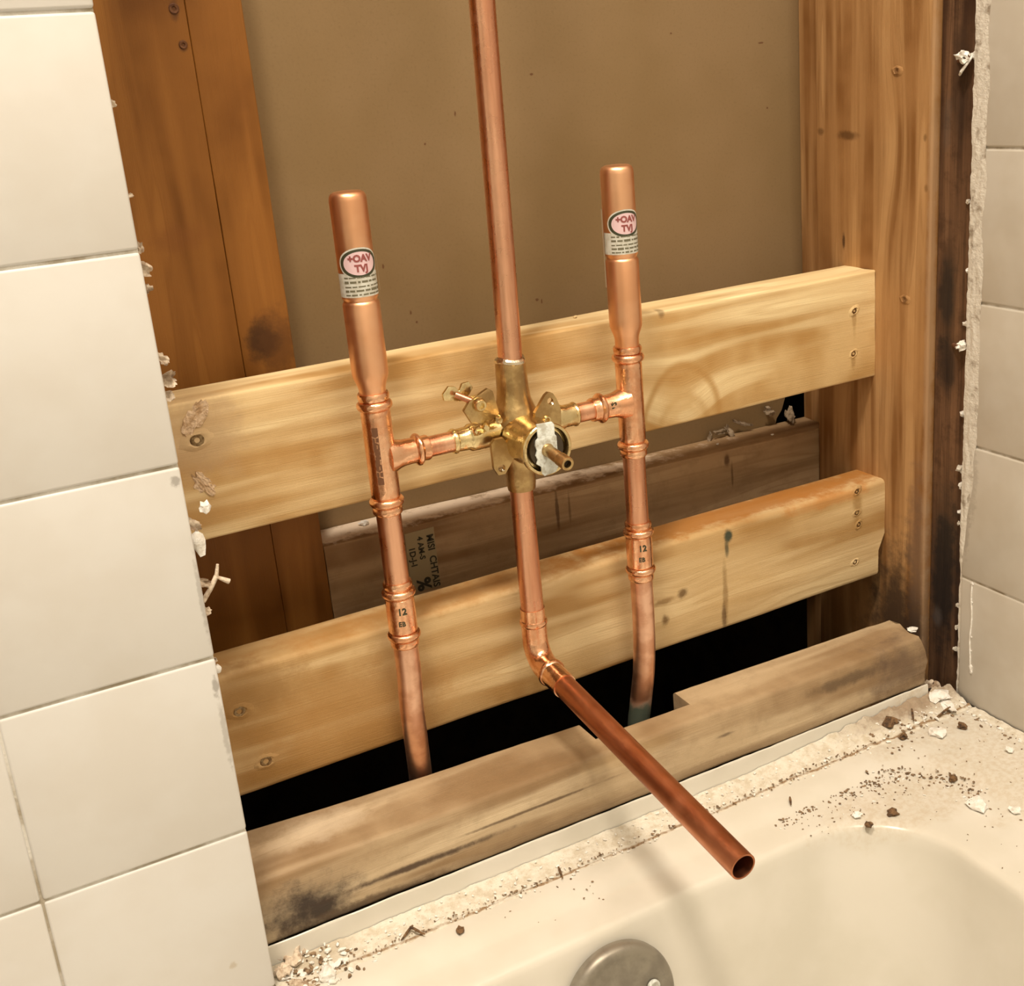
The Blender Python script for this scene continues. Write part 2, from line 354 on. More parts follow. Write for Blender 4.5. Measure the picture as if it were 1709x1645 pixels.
M_plank = wood('rear_plank_wood', 'X', A(178, 136, 90), A(128, 88, 50), A(190, 150, 104), seed=8, ring=.05, contrast=.6, fine=.35, dirt=.2,
    stains=[((-230, 164, 201), (420, 26, 7.5), A(250, 216, 176), .95, .4), ((-266, 141, 182), (2, 9, 22), A(70, 40, 20), .7), ((-255, 141, 180), (1.5, 9, 18), A(80, 48, 26), .5), ((-100, 141, 185), (4, 9, 8), A(80, 46, 24), .8), ((-95, 141, 170), (1.6, 9, 16), A(80, 46, 24), .6)])  # first stain: dust on the top, painted paler to stand in for missing light

def metal(name, c1, c2, rough, r2=None, scale=.04, stretch=None, bump=0.0):
    t = NT(name); P = t.pos()
    Q = t.vec('MULTIPLY', P, stretch) if stretch else P
    n = t.noise(Q, scale, 4, .6)
    t.bump(t.noise(P, .35, 3), bump, .0006) if bump else None
    return t.done(t.mix(t.ramp(n, .38, .62), c1, c2), t.ramp(t.noise(P, .09, 3), .35, .65, rough, r2 or rough), 1.0)
M_cu = metal('copper_bright', (.96, .60, .40, 1), (.84, .44, .26, 1), .16, .30, .06, bump=.3)
M_cus = metal('copper_satin', (.94, .56, .35, 1), (.88, .48, .28, 1), .36, .42, .02)
M_cup = metal('copper_pipe', (.93, .55, .38, 1), (.66, .31, .19, 1), .26, .36, .05, (1, 1, .08), bump=.15)
M_cut = metal('copper_tarnished', (.60, .25, .13, 1), (.42, .16, .085, 1), .34, .44, .06, (1, .12, 1), bump=.2)
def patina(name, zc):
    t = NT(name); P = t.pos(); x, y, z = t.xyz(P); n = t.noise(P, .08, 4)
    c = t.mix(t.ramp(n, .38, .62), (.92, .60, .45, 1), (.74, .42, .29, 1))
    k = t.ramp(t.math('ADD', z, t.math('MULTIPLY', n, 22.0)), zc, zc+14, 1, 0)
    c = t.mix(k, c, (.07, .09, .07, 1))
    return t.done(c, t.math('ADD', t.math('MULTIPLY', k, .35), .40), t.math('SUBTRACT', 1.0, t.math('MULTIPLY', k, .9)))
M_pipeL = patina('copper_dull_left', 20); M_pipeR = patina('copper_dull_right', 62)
M_brass = metal('brass_body', (.60, .44, .22, 1), (.42, .28, .13, 1), .30, .42, .07, bump=.5)
M_brassb = metal('brass_bright', (.86, .72, .42, 1), (.66, .50, .26, 1), .18, .30, .09, bump=.3)
M_solder = metal('solder', (.88, .82, .70, 1), (.7, .6, .45, 1), .15, .25, .2, bump=.8)
M_clip = simple('zinc_clip', A(232, 222, 196), .55, .0, col2=A(190, 176, 148), scale=.2, bump=.4, bscale=.5)
M_dark = simple('dark_void', (.02, .015, .01, 1), .6)
M_screw = simple('screw_steel', (.30, .22, .13, 1), .35, 1.0, col2=(.16, .1, .05, 1), scale=.5)
M_rust = simple('rusty_steel', (.16, .07, .03, 1), .6, .5, col2=(.1, .04, .02, 1), scale=.4)
M_sticker = simple('sticker_paper', A(214, 200, 172), .45, col2=A(196, 180, 150), scale=.2)
M_film = simple('clear_sticker_film', A(205, 180, 145), .3)
M_ink = simple('dark_green_ink', (.05, .055, .03, 1), .5)
M_inkg = simple('grey_ink', (.16, .15, .10, 1), .6)
M_cart = simple('black_cartridge_plastic', (.045, .03, .016, 1), .25)
M_pink = simple('pink_print', A(228, 184, 170), .5)
M_red = simple('maroon_ink', (.30, .08, .08, 1), .5)
M_print = simple('brown_print', (.16, .07, .035, 1), .4)
M_stamp = simple('stamp_ink', (.035, .03, .018, 1), .8)
M_stampbg = simple('stamp_wash', (.34, .27, .16, 1), .8)

def tub_mat():
    t = NT('cream_enamel'); P = t.pos(); n = t.noise(P, .02, 3)
    c = t.mix(t.ramp(n, .35, .65), (.74, .72, .67, 1), (.70, .68, .62, 1))
    g = t.noise(P, .28, 4, .6)
    corner = t.math('MAXIMUM', t.blob(P, (-30, -40, 0), (110, 40, 30), t.noise(P, .03, 3), .5), t.blob(P, (-105, -100, 0), (120, 36, 30), t.noise(P, .03, 3), .4))
    corner = t.math('MAXIMUM', corner, t.blob(P, (-40, -170, 0), (60, 140, 30), t.noise(P, .03, 3), .4))
    c = t.mix(t.math('MULTIPLY', corner, t.ramp(g, .35, .7, .1, .6)), c, A(200, 172, 134))
    return t.done(c, .22, 0.0, .4)
M_tub = tub_mat()
def residue_mat():
    t = NT('old_thinset_residue'); P = t.pos(); x, y, z = t.xyz(P); g = t.noise(P, .16, 5, .65)
    c = t.mix(t.ramp(g, .38, .70), (.76, .73, .66, 1), (.60, .54, .44, 1))
    c = t.mix(t.ramp(t.noise(P, .5, 3), .60, .78, 0, .4), c, A(150, 120, 84))
    # the brown seam left where the tiles' lower edge stood
    wv = t.math('ADD', y, t.math('MULTIPLY', t.noise(t.comb(x, 0.0, 0.0), .03, 3), 8.0))
    seam = t.ramp(t.math('ABSOLUTE', t.math('ADD', wv, 37.5)), .3, 1.6, 1, 0)
    c = t.mix(t.math('MULTIPLY', seam, t.ramp(g, .3, .6, .3, .9)), c, A(140, 100, 58))
    k = t.blob(P, (-545, -20, 0), (36, 22, 20), g, .6); c = t.mix(t.math('MULTIPLY', k, .5), c, A(170, 140, 98))
    k2 = t.blob(P, (-45, -20, 5), (90, 20, 20), g, .7); c = t.mix(t.math('MULTIPLY', k2, .85), c, A(150, 118, 84))
    t.bump(t.noise(P, .4, 4), .7, .0012)
    return t.done(c, .8, 0.0, .2)
M_res = residue_mat()
M_plate = simple('worn_chrome', (.34, .315, .27, 1), .42, .55, col2=(.25, .23, .2, 1), scale=.05)

# ------------------------------------------------------------------ the room (setting)
def struct(name, bm, m, smooth=False):
    return tag(finish(name, bm, m, None, smooth), kind='structure')
Z0, Z1 = -420, 2000
struct('floor', box_bm(-2200, 300, -1660, 640, Z0-20, Z0), M_floor)
struct('ceiling', box_bm(-2200, 300, -1660, 640, Z1, Z1+20), M_ceil)
struct('wall_front', box_bm(-2200, 300, -1660, -1600, Z0, Z1), M_paint)
struct('wall_side', box_bm(-2220, -2200, -1660, 640, Z0, Z1), M_paint)
# end wall left of the opening: board, then tiles
wl = struct('wall_left', box_bm(-2200, -570.8, -32.4, -20, Z0, Z1), M_ply)
grout = finish('grout', box_bm(-1120, -571.0, -38.7, -32.4, 3, 1100), M_grout, wl, False)
tl = None
rnd = random.Random(4)
proto = {}
def tile(name, parent, m, loc, key, dims):
    if key not in proto:
        bm = box_bm(*dims, bev=1.6, seg=3); o = finish(name, bm, m, None, True, 60); proto[key] = o.data; bpy.data.objects.remove(o)
    o = bpy.data.objects.new(name, proto[key]); C.objects.link(o); o.parent = parent; o.location = Vector(loc)*S
    return o
for c in range(5):
    for r in range(-5, 5):
        o = tile('tile', wl, M_tile, (-570.4-110*c-54.5, -40+rnd.uniform(-.12, .12), 554.85-110*r-54.9), 'L', (-54.4, 54.4, 0, 6.5, -54.3, 54.3))
        o.rotation_euler = (rnd.uniform(-.002, .002), 0, rnd.uniform(-.002, .002))
# end wall above and right of the opening is open framing; side wall along the tub
wr = struct('wall_right', box_bm(9, 22, -1600, -24, Z0, Z1), M_ply)
struct('wall_outer', box_bm(60, 80, -1600, 620, Z0, Z1), M_subfloor)
finish('grout', box_bm(2.6, 9, -1160, -26.5, -2.5, 1100), M_grout, wr, False)
for c in range(10):
    for r in range(-6, 4):
        o = tile('tile', wr, M_tileR, (1.5, -26-110*c-54.5, 437.92-110*r-54.9), 'R', (0, 6.5, -54.4, 54.4, -54.3, 54.3))
        o.location.x += rnd.uniform(-.15, .15)*S
# ragged thinset left on the tiles where the end wall's tiles met them
bm = bmesh.new(); g = {}
NY, NZ = 12, 260
for j in range(NZ+1):
    z = 1.0+j*3.0
    for i in range(NY+1):
        tt = i/NY; edge = 2.6*noise.noise(Vector((z*.05, 3, 0)))+1.6*noise.noise(Vector((z*.2, 8, 0)))
        wdt = (13 if z > 210 else 3+10*max(0, (z-120)/90))*(1+.25*noise.noise(Vector((z*.03, 1, 5))))
        y = -24.5-tt*wdt+edge*(.5-tt*.9)
        hgt = (.5+.9*noise.noise(Vector((y*.3, z*.10, 1)))+.35*noise.noise(Vector((y*.7, z*.5, 7))))*math.sin(math.pi*min(1, tt*.8+.25))
        if z < 120: hgt = -.6
        g[i, j] = bm.verts.new((1.5-max(-.6, hgt), y, z))
for j in range(NZ):
    for i in range(NY): bm.faces.new((g[i, j], g[i, j+1], g[i+1, j+1], g[i+1, j]))
M_resv = simple('wall_thinset', A(222, 202, 172), .8, col2=A(150, 126, 98), scale=.09, bump=.5, bscale=.4, lo=.52, hi=.75)
tag(finish('thinset_residue', bm, M_resv, wr), 'ragged whitish thinset left in the tile corner')
for i, (y, z, s) in enumerate([(-38, 106, 2.2), (-39, 60, 1.2), (-39.5, 33, 3.2), (-40, 30, 2.4), (-38.5, 90, 1.1), (-39, 75, 1.0), (-39.3, 48, .9)]):
    finish('plaster_dab', chip_bm((1.2, y, z), s*.8, 60+i, .5, 2, .3, Matrix.Rotation(math.pi/2, 3, 'Y')), M_plaster, wr)
finish('plaster_dab', tube_bm([(1.3, -38+.6*math.sin(k*.8), 106-k*5, .65) for k in range(16)], 8), M_plaster, wr)
for i, (z, s) in enumerate([(500, 6), (240, 5), (196, 6.5), (183, 5), (310, 4), (400, 3.5), (350, 4.2), (160, 3.6), (150, 3), (80, 4), (60, 3.4), (40, 4)]):
    finish('plaster_dab', chip_bm((5, -21.5+(i % 3), z), s*.62, 80+i, .8, 2, .45), M_plaster if i % 3 < 2 and z > 140 else M_resv, wr)

# rear drywall with its broken lower corner, and what lies behind
out = [(-700, 150), (-19, 150), (-19, 190), (-17, 197), (-11, 204), (-8, 212), (-4, 222), (-2, 240), (6, 262), (40, 270), (60, 280), (60, Z1), (-700, Z1)]
wb = struct('wall_back', plate_bm(out, -12, frameY(178), bev=0), M_rear)
struct('wall_beyond', box_bm(-800, 80, 600, 620, Z0, Z1), M_subfloor)
struct('wall_cavity', box_bm(-820, -800, -20, 620, Z0, Z1), M_subfloor)
struct('trim_1', board_bm('X', -571, 0, lambda a: (-16, 120, Z0, Z0+38), n=8), M_subfloor)   # bottom plate under the tub's height
for (x, z, w_, h_, sp) in ((-95, 196, 15, 5, .3), (-84, 200, 22, 5, 2.2), (-74, 198, 16, 7, 1.1), (-60, 203, 26, 4, 1.9), (-30, 208, 10, 14, .5)):
    finish('torn_paper', scrap_bm((x, 172, z), w_, h_, (.2, -1, .5), int(x*3), .5, .7, 9, sp), M_dusty, wb)
finish('torn_paper', scrap_bm((-8, 170, 200), 22, 10, (-.1, -.6, 1), 5, .5, 1.2, 9, .2), M_dusty, wb)

# ------------------------------------------------------------------ studs
def stud(x0, x1, y0, y1, m, label, seed, rad=2, z0=Z0, z1=Z1):
    o = finish('wall_stud', board_bm('Z', z0, z1, lambda a: (x0, x1, y0, y1), n=60, rad=rad, seed=seed, jit=.4), m, None, True, 50)
    return tag(o, label, 'stud')
st_r = stud(0, 37, 12, 141, M_studR, 'deep reddish pine stud whose face the two blocks butt against on the right', 11)
st_c = stud(6.5, 44, -22, 11.6, M_mold, 'narrow mould-blackened stud between the deep right stud and the side wall tiles', 12)
st_a = stud(-491.9, -457, 141, 178, M_rearstud, 'narrow orange pine stud beside the rear drywall with a dark knot low down', 13, .7, 96)
st_b = stud(-583, -492.0, 141.3, 178, M_rearstud, 'wide orange pine stud beside the left tile edge at the back of the cavity', 14, .7, 94)
st_d = stud(14, 40, 141.5, 178, M_studR, 'rear stud showing as a thin strip between drywall and deep right stud', 15, 1.5)
st_e = stud(-609, -571.8, -19.5, 120, M_rearstud, 'stud behind the left tiled wall that carries the left ends of the blocks', 16)

def screw_head(parent, x, y, z, r=3.6, normal=(0, -1, 0), m=None, crater=True, ang=0.0, name='screw'):
    n = Vector(normal); o = finish(name, lathe_bm(Vector((x, y, z))-n*1.5, n, [(0, r), (1.6, r), (1.9, r*.85), (1.7, r*.45), (.9, r*.3), (.7, .01)], 18), m or M_screw, parent)
    if crater:
        bm = bmesh.new(); N = 22; rings = []
        for k, (rr, h) in enumerate(((r*.98, .1), (r*1.12, .75), (r*1.45, .5), (r*2.0, -.2))):
            ring = []
            for i in range(N):
                an = 2*math.pi*i/N; q = 1+.25*noise.noise(Vector((math.cos(an)*2, math.sin(an)*2, x+k)))
                du, dv = math.cos(an)*rr*q*(1.25 if k else 1), math.sin(an)*rr*q*.8
                du, dv = du*math.cos(ang)-dv*math.sin(ang), du*math.sin(ang)+dv*math.cos(ang)
                hh = h*(1+.9*noise.noise(Vector((math.cos(an)*3, math.sin(an)*3, z+k))))
                U = Vector((1, 0, 0)) if abs(n.x) < .5 else Vector((0, 1, 0))
                ring.append(bm.verts.new(Vector((x, y, z))+U*du+Vector((0, 0, 1))*dv+n*hh))
            rings.append(ring)
        for a, b in zip(rings, rings[1:]):
            for i in range(N): bm.faces.new((a[i], a[(i+1) % N], b[(i+1) % N], b[i]))
        bmesh.ops.recalc_face_normals(bm, faces=bm.faces)
        finish('raised_splinter', bm, parent.data.materials[0] if parent.type == 'MESH' else M_upper, parent)
    return o
for (y, z) in ((48, 493), (37, 322)): screw_head(st_r, -.2, y, z, 2.4, (-1, 0, 0), M_studR, True)
for (x, z, r) in ((-499, 567, 3.2), (-497, 546, 2.6)): screw_head(st_b if x < -492.4 else st_a, x, 141, z, r, m=M_rust, crater=False, name='nail_head')
# old drywall screws with plaster clinging to them
for i, (y, z, lab) in enumerate(((-11, 498, 'old screw clotted with white plaster, sticking out near the top of the blackened stud'), (-13, 292, 'old screw with a white plaster lump, halfway down the blackened stud'))):
    o = empty('drywall_screw', (2, y, z)); tag(o, lab, 'screw', 'old screws left in the blackened stud')
    L = 12 if i == 0 else 7
    th = [(t*.5, 1.5+(.5 if t % 3 == 0 else 0)) for t in range(-12, L*2)]
    finish('shank', lathe_bm((4, y, z), (-.55, -1, .12), th, 12), M_rust, o)
    finish('plaster_clump', chip_bm((-1 if i == 0 else 1, y-(5 if i == 0 else 7), z+2), 5.0 if i == 0 else 4.4, 21+i, .7, 3, .7), M_plaster, o)
    if i == 0: finish('plaster_clump', tube_bm([(6, -8, z-9, .9), (1, -12, z-10, 1.0), (-2, -16, z-8, 1.1), (-1, -20, z-3, 1.0), (2, -22, z+2, .9)], 8), M_plaster, o)

# ------------------------------------------------------------------ blocking
def lerp(a, b, t): return a+(b-a)*t
def prof_u(x):
    t = (x+571)/571; return (70, 108, lerp(251.2, 253.8, t), lerp(340.6, 341.6, t))
ub = tag(finish('wood_blocking', board_bm('X', -571, 0, prof_u, n=70, rad=2.0, jit=.5, seed=21, endjit=1.6), M_upper, None, True, 45),
         'pale yellow pine block, the upper of the two crossing behind the valve', 'wood block')
def prof_l(x):
    t = (x+571)/571; q0 = lerp(75.6, 81.5, t); return (57, 95, q0, lerp(165.0, 167.0, t))
st = [-571+i*8 for i in range(71)]+[-1.0, 1.5]
bml = board_bm('X', -571, 0, prof_l, rad=4.0, jit=.7, seed=22, stations=st, endjit=1.5)
for v in bml.verts:                                  # broken lower right end
    if v.co.x > -5 and v.co.z < 112: v.co.x -= 9+1.5*noise.noise(v.co*.2)
lb = tag(finish('wood_blocking', bml, M_lower, None, True, 45), 'amber pine block with orange-stained top edge, lower of the two behind the pipes', 'wood block')
for (x, z, a) in ((-22, 312, .5), (-23, 277, .6), (-542, 316, .1)): screw_head(ub, x, 70, z, 2.6 if x > -100 else 4.4, ang=a)
for (x, z, a) in ((-548, 137, 0), (-537, 96, 0), (-31, 164, .6), (-31, 145, .2), (-29, 134, .9), (-33, 101, .3)): screw_head(lb, x, 57, z, 2.5 if x > -100 else 4.0, ang=a)
# rear plank
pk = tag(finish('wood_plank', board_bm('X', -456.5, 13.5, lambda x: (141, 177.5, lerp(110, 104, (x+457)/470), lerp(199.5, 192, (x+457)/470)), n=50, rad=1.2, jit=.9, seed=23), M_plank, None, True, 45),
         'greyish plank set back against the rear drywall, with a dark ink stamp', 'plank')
# grade stamp: reads downwards
def onplank(cx, cz, y=140.45):
    return lambda a, b: Vector((cx+b, y, cz-a))
bm = box_bm(-395, -371.5, 140.35, 141, 145, 193.5); finish('stamp_patch', bm, M_stampbg, pk, False)
bm = text_bm('MISI  CHTAIS', 7.6, onplank(-375.2, 167, 140.0), .22)
text_bm('4 AM-S', 6.2, onplank(-383.2, 179.5, 140.0), .2, bm); text_bm('1D-J-I', 6.6, onplank(-390.6, 174, 140.0), .22, bm); text_bm('%', 15, onplank(-385.5, 150, 140.0), .5, bm)
for v in bm.verts: v.co.x += (v.co.z-167)*-.03
tag(finish('grade_stamp', bm, M_stamp, pk, False), 'black lettering stamped on the plank')
# sill
def sback(x):
    pts = [(-572, 44.5), (-416, 35), (-238, 30.5), (-51, 26.5), (0, 25)]
    for (a, p), (b, q) in zip(pts, pts[1:]):
        if a <= x <= b: return lerp(p, q, (x-a)/(b-a))
    return 26
def prof_s(x):
    b = sback(x)
    if -317.8 < x < -236.4: b -= 22.5 if x < -300 else 21
    zt = lerp(60, 58, (x+571)/571)
    return (-16.5, b, 15, zt)
st = sorted([-571+i*9 for i in range(61)]+[-318.2, -317.4, -236.8, -236.0, -24])
st = [s for s in st if s <= -24]
bms = board_bm('X', -571, -24, prof_s, rad=3.2, jit=1.0, seed=24, stations=st, endjit=3)
for v in bms.verts:
    if v.co.z > 35 and v.co.y < 5: v.co.y += 3.6*(v.co.z-35)/25*(1 if v.co.y < -5 else .5)
    if v.co.x > -60: v.co.z += 1.5*noise.noise(v.co*.12); v.co.x -= max(0, (v.co.z-30))*.12 if v.co.x > -30 else 0
sl = tag(finish('sill_board', bms, M_sill, None, True, 45), 'weathered notched sill board along the tub edge below the pipes', 'board')
finish('nail_hole', lathe_bm((-40, 6, 57.2), (0, 0, 1), [(0, 3.6), (.6, 3.4), (.2, 2.2), (-1, 1.5), (-1.2, .01)], 16), M_rust, sl)

# ------------------------------------------------------------------ bathtub
tub = empty('bathtub', (-381, -790, Z0)); tag(tub, 'cream bathtub with dusty rim against the stripped wall', 'bathtub')
def rrect(x1, y1, r, z, nc=20, ns=24, ex=0):
    x0 = -762-x1; y0 = -1580-y1; pts = []
    cs = [(x1-r, y1-r, 0), (x0+r, y1-r, 90), (x0+r, y0+r, 180), (x1-r, y0+r, 270)]
    for (cx, cy, s) in cs:
        for k in range(nc+1):
            a = math.radians(s+90*k/nc); pts.append((cx+r*math.cos(a), cy+r*math.sin(a), z))
        e = {0: (x0+r, y1), 90: (x0, y0+r), 180: (x1-r, y0), 270: (x1, y1-r)}[s]; l = pts[-1]
        for k in range(1, ns): pts.append((l[0]+(e[0]-l[0])*k/ns, l[1]+(e[1]-l[1])*k/ns, z))
    return pts
prof = [(-1.0, -18, 2, -4), (-1.5, -18.5, 2, -.3), (-3, -20, 3, 0), (-30, -40, 14, .2), (-46, -49, 24, .4), (-56, -54, 34, .3), (-64, -59, 44, -.5), (-71, -64, 52, -2.2), (-76, -67.5, 56, -4.0), (-82, -71, 58, -4.8),
        (-110, -81, 60, -5.2), (-130, -90, 64, -5.6), (-133.5, -92.2, 66, -6.2), (-136, -94.2, 67, -7.8), (-137.6, -95.8, 68, -11), (-138.8, -97.4, 69, -18), (-141.5, -100.8, 70, -30), (-147, -107, 71, -50), (-156, -118, 74, -110), (-172, -136, 80, -200), (-190, -158, 90, -280), (-212, -185, 100, -325), (-245, -225, 110, -343), (-300, -300, 60, -350)]
bm = bmesh.new(); rings = [[bm.verts.new(p) for p in rrect(*q)] for q in prof]
for a, b in zip(rings, rings[1:]):
    n = len(a)
    for i in range(n): bm.faces.new((a[i], a[(i+1) % n], b[(i+1) % n], b[i]))
bm.faces.new(rings[-1]); bmesh.ops.recalc_face_normals(bm, faces=bm.faces)
if sum(f.normal.z*f.calc_area() for f in bm.faces) < 0: bmesh.ops.reverse_faces(bm, faces=bm.faces)
finish('basin', bm, M_tub, tub, True, 60)
finish('apron', box_bm(-764, -758, -1562, -18, Z0, -1, 1.5), M_tub, tub)
# tiling flange along the wall
bm = bmesh.new(); cs = [(-21.5, 0), (-20.0, 1.2), (-19.4, 3.5), (-19.2, 15.5), (-18.9, 16.7), (-18.3, 17.2), (-17.6, 16.8), (-17.4, 15), (-17.4, -4)]
N = 120; rows = []
for i in range(N+1):
    x = -758+i*(734/N); row = []
    for k, (y, z) in enumerate(cs):
        z2 = z+(.7*noise.noise(Vector((x*.03, 2, 0)))+.35*noise.noise(Vector((x*.2, 6, 0))) if z > 10 else 0)
        row.append(bm.verts.new((x, y+.3*noise.noise(Vector((x*.05, k, 3))), z2)))
    rows.append(row)
for a, b in zip(rows, rows[1:]):
    for k in range(len(cs)-1): bm.faces.new((a[k], b[k], b[k+1], a[k+1]))
bmesh.ops.recalc_face_normals(bm, faces=bm.faces)
finish('tiling_flange', bm, M_tub, tub)
# old thinset on the deck, left where the wall tiles stood
bm = bmesh.new(); g = {}; NX, NYY = 380, 22
def edge_y(x): return -44.5-2.2*noise.noise(Vector((x*.02, 4, 0)))-1.5*noise.noise(Vector((x*.12, 9, 0)))-2.2*max(0, (-x-400)/170)
for i in range(NX+1):
    x = -570+i*(569/NX)
    for j in range(NYY+1):
        t = j/NYY; y = lerp(-20, edge_y(x), t)
        env = min(1, (1-t)*6)
        h = .35+1.0*abs(noise.noise(Vector((x*.05, y*.09, 0))))+.9*max(0, noise.noise(Vector((x*.22, y*.3, 4))))+.5*noise.noise(Vector((x*.6, y*.7, 8)))
        if x < -520: h += 1.6*abs(noise.noise(Vector((x*.12, y*.15, 3))))*(-x-520)/30
        if x > -90: h += 1.2*abs(noise.noise(Vector((x*.14, y*.15, 3))))
        wall = (1-t)**1.4*(3.0+7.5*min(1, max(0, (x+210)/120)))
        if x > -130: h += 2.6*abs(noise.noise(Vector((x*.11, y*.13, 21))))+1.2*noise.noise(Vector((x*.35, y*.4, 5)))
        h += wall*(.85+.3*noise.noise(Vector((x*.08, y*.1, 9))))
        h -= 1.1*math.exp(-((y+39-3.4*noise.noise(Vector((x*.03, 0, 0))))/1.1)**2)
        g[i, j] = bm.verts.new((x, y, .12+max(-.2, h)*env))
for i in range(NX):
    for j in range(NYY): bm.faces.new((g[i, j], g[i+1, j], g[i+1, j+1], g[i, j+1]))
bmesh.ops.recalc_face_normals(bm, faces=bm.faces)
tag(finish('thinset_residue', bm, M_res, tub, True, 60), 'rough off-white strip of old thinset with a brown seam')
bm = bmesh.new(); g = {}
for i in range(160):
    y = -46-i*3.0
    for j in range(9):
        t = j/8; wd = 9+4*noise.noise(Vector((y*.05, 1, 0)))+3*noise.noise(Vector((y*.2, 1, 0)))
        g[i, j] = bm.verts.new((.5-t*wd, y, .1+(1-t)*(.6+2.2*abs(noise.noise(Vector((y*.1, t*2, 3))))+.8*noise.noise(Vector((y*.5, t*4, 3))))))
for i in range(159):
    for j in range(8): bm.faces.new((g[i, j], g[i+1, j], g[i+1, j+1], g[i, j+1]))
bmesh.ops.recalc_face_normals(bm, faces=bm.faces)
finish('caulk_residue', bm, M_res, tub, True, 60)
# overflow plate
oc = Vector((-376, -109.5, -50)); od = Vector((0, -1, .2)).normalized()
op = finish('overflow_plate', lathe_bm(oc, od, [(-2, 38.5), (1.5, 38.8), (4, 38.2), (6.2, 36.6), (7.2, 34.5), (7.0, 32), (6.0, 30.5), (6.0, 20), (6.2, .01)], 72), M_plate, tub)
tag(op, 'dull grey round overflow plate with worn rim')
finish('screw', lathe_bm(oc+od*5.8+Vector((22, 0, 4)), od, [(0, 4.6), (1.2, 4.4), (1.8, 3.2), (1.4, 1.4), (.8, .01)], 20), M_clip, op)

# ------------------------------------------------------------------ plumbing (all soldered and pressed together: one thing)
pl = empty('shower_plumbing', (-345, 34, 290)); tag(pl, 'copper and brass shower valve rough-in with two capped stub towers and spout pipe', 'plumbing')
Y = 34.0
def part(name, bm, m, parent=pl, label=None, angle=35):
    o = finish(name, bm, m, parent, True, angle)
    if label: o['label'] = label
    return o
def vert(x, prof, n=40, y=Y, hollow=0): return tube_bm([(x if not callable(x) else x(z), y, z, r) for z, r in prof], n, hollow=hollow, axis=(0, 0, -1))
def wrap(xc, r, phi0, zc): # text/outline plane -> around the cylinder
    def f(a, b):
        ph = phi0+a/r; return Vector((xc+math.sin(ph)*r, Y-math.cos(ph)*r, zc+b))
    return f
def patch_bm(xc, r, ph0, ph1, z0, z1, nz=8, na=28, shape=None):
    bm = bmesh.new(); g = {}
    for i in range(na+1):
        for j in range(nz+1):
            ph = lerp(ph0, ph1, i/na); z = lerp(z0, z1, j/nz); g[i, j] = bm.verts.new((xc+math.sin(ph)*r, Y-math.cos(ph)*r, z))
    for i in range(na):
        for j in range(nz): bm.faces.new((g[i, j], g[i+1, j], g[i+1, j+1], g[i, j+1]))
    return bm
def ellipse_bm(xc, r, phi0, zc, aw, bh, w=0):
    bm = bmesh.new(); f = wrap(xc, r, phi0, zc); N = 48
    K = 7; rings = []
    for k in range(K+1):
        s = lerp(1-w if w else 0.02, 1, k/K); rings.append([bm.verts.new(f(math.cos(2*math.pi*i/N)*aw*s, math.sin(2*math.pi*i/N)*bh*s)) for i in range(N)])
    for a, b in zip(rings, rings[1:]):
        for i in range(N): bm.faces.new((a[i], a[(i+1) % N], b[(i+1) % N], b[i]))
    if not w: bm.faces.new(rings[0])
    bmesh.ops.recalc_face_normals(bm, faces=bm.faces)
    return bm

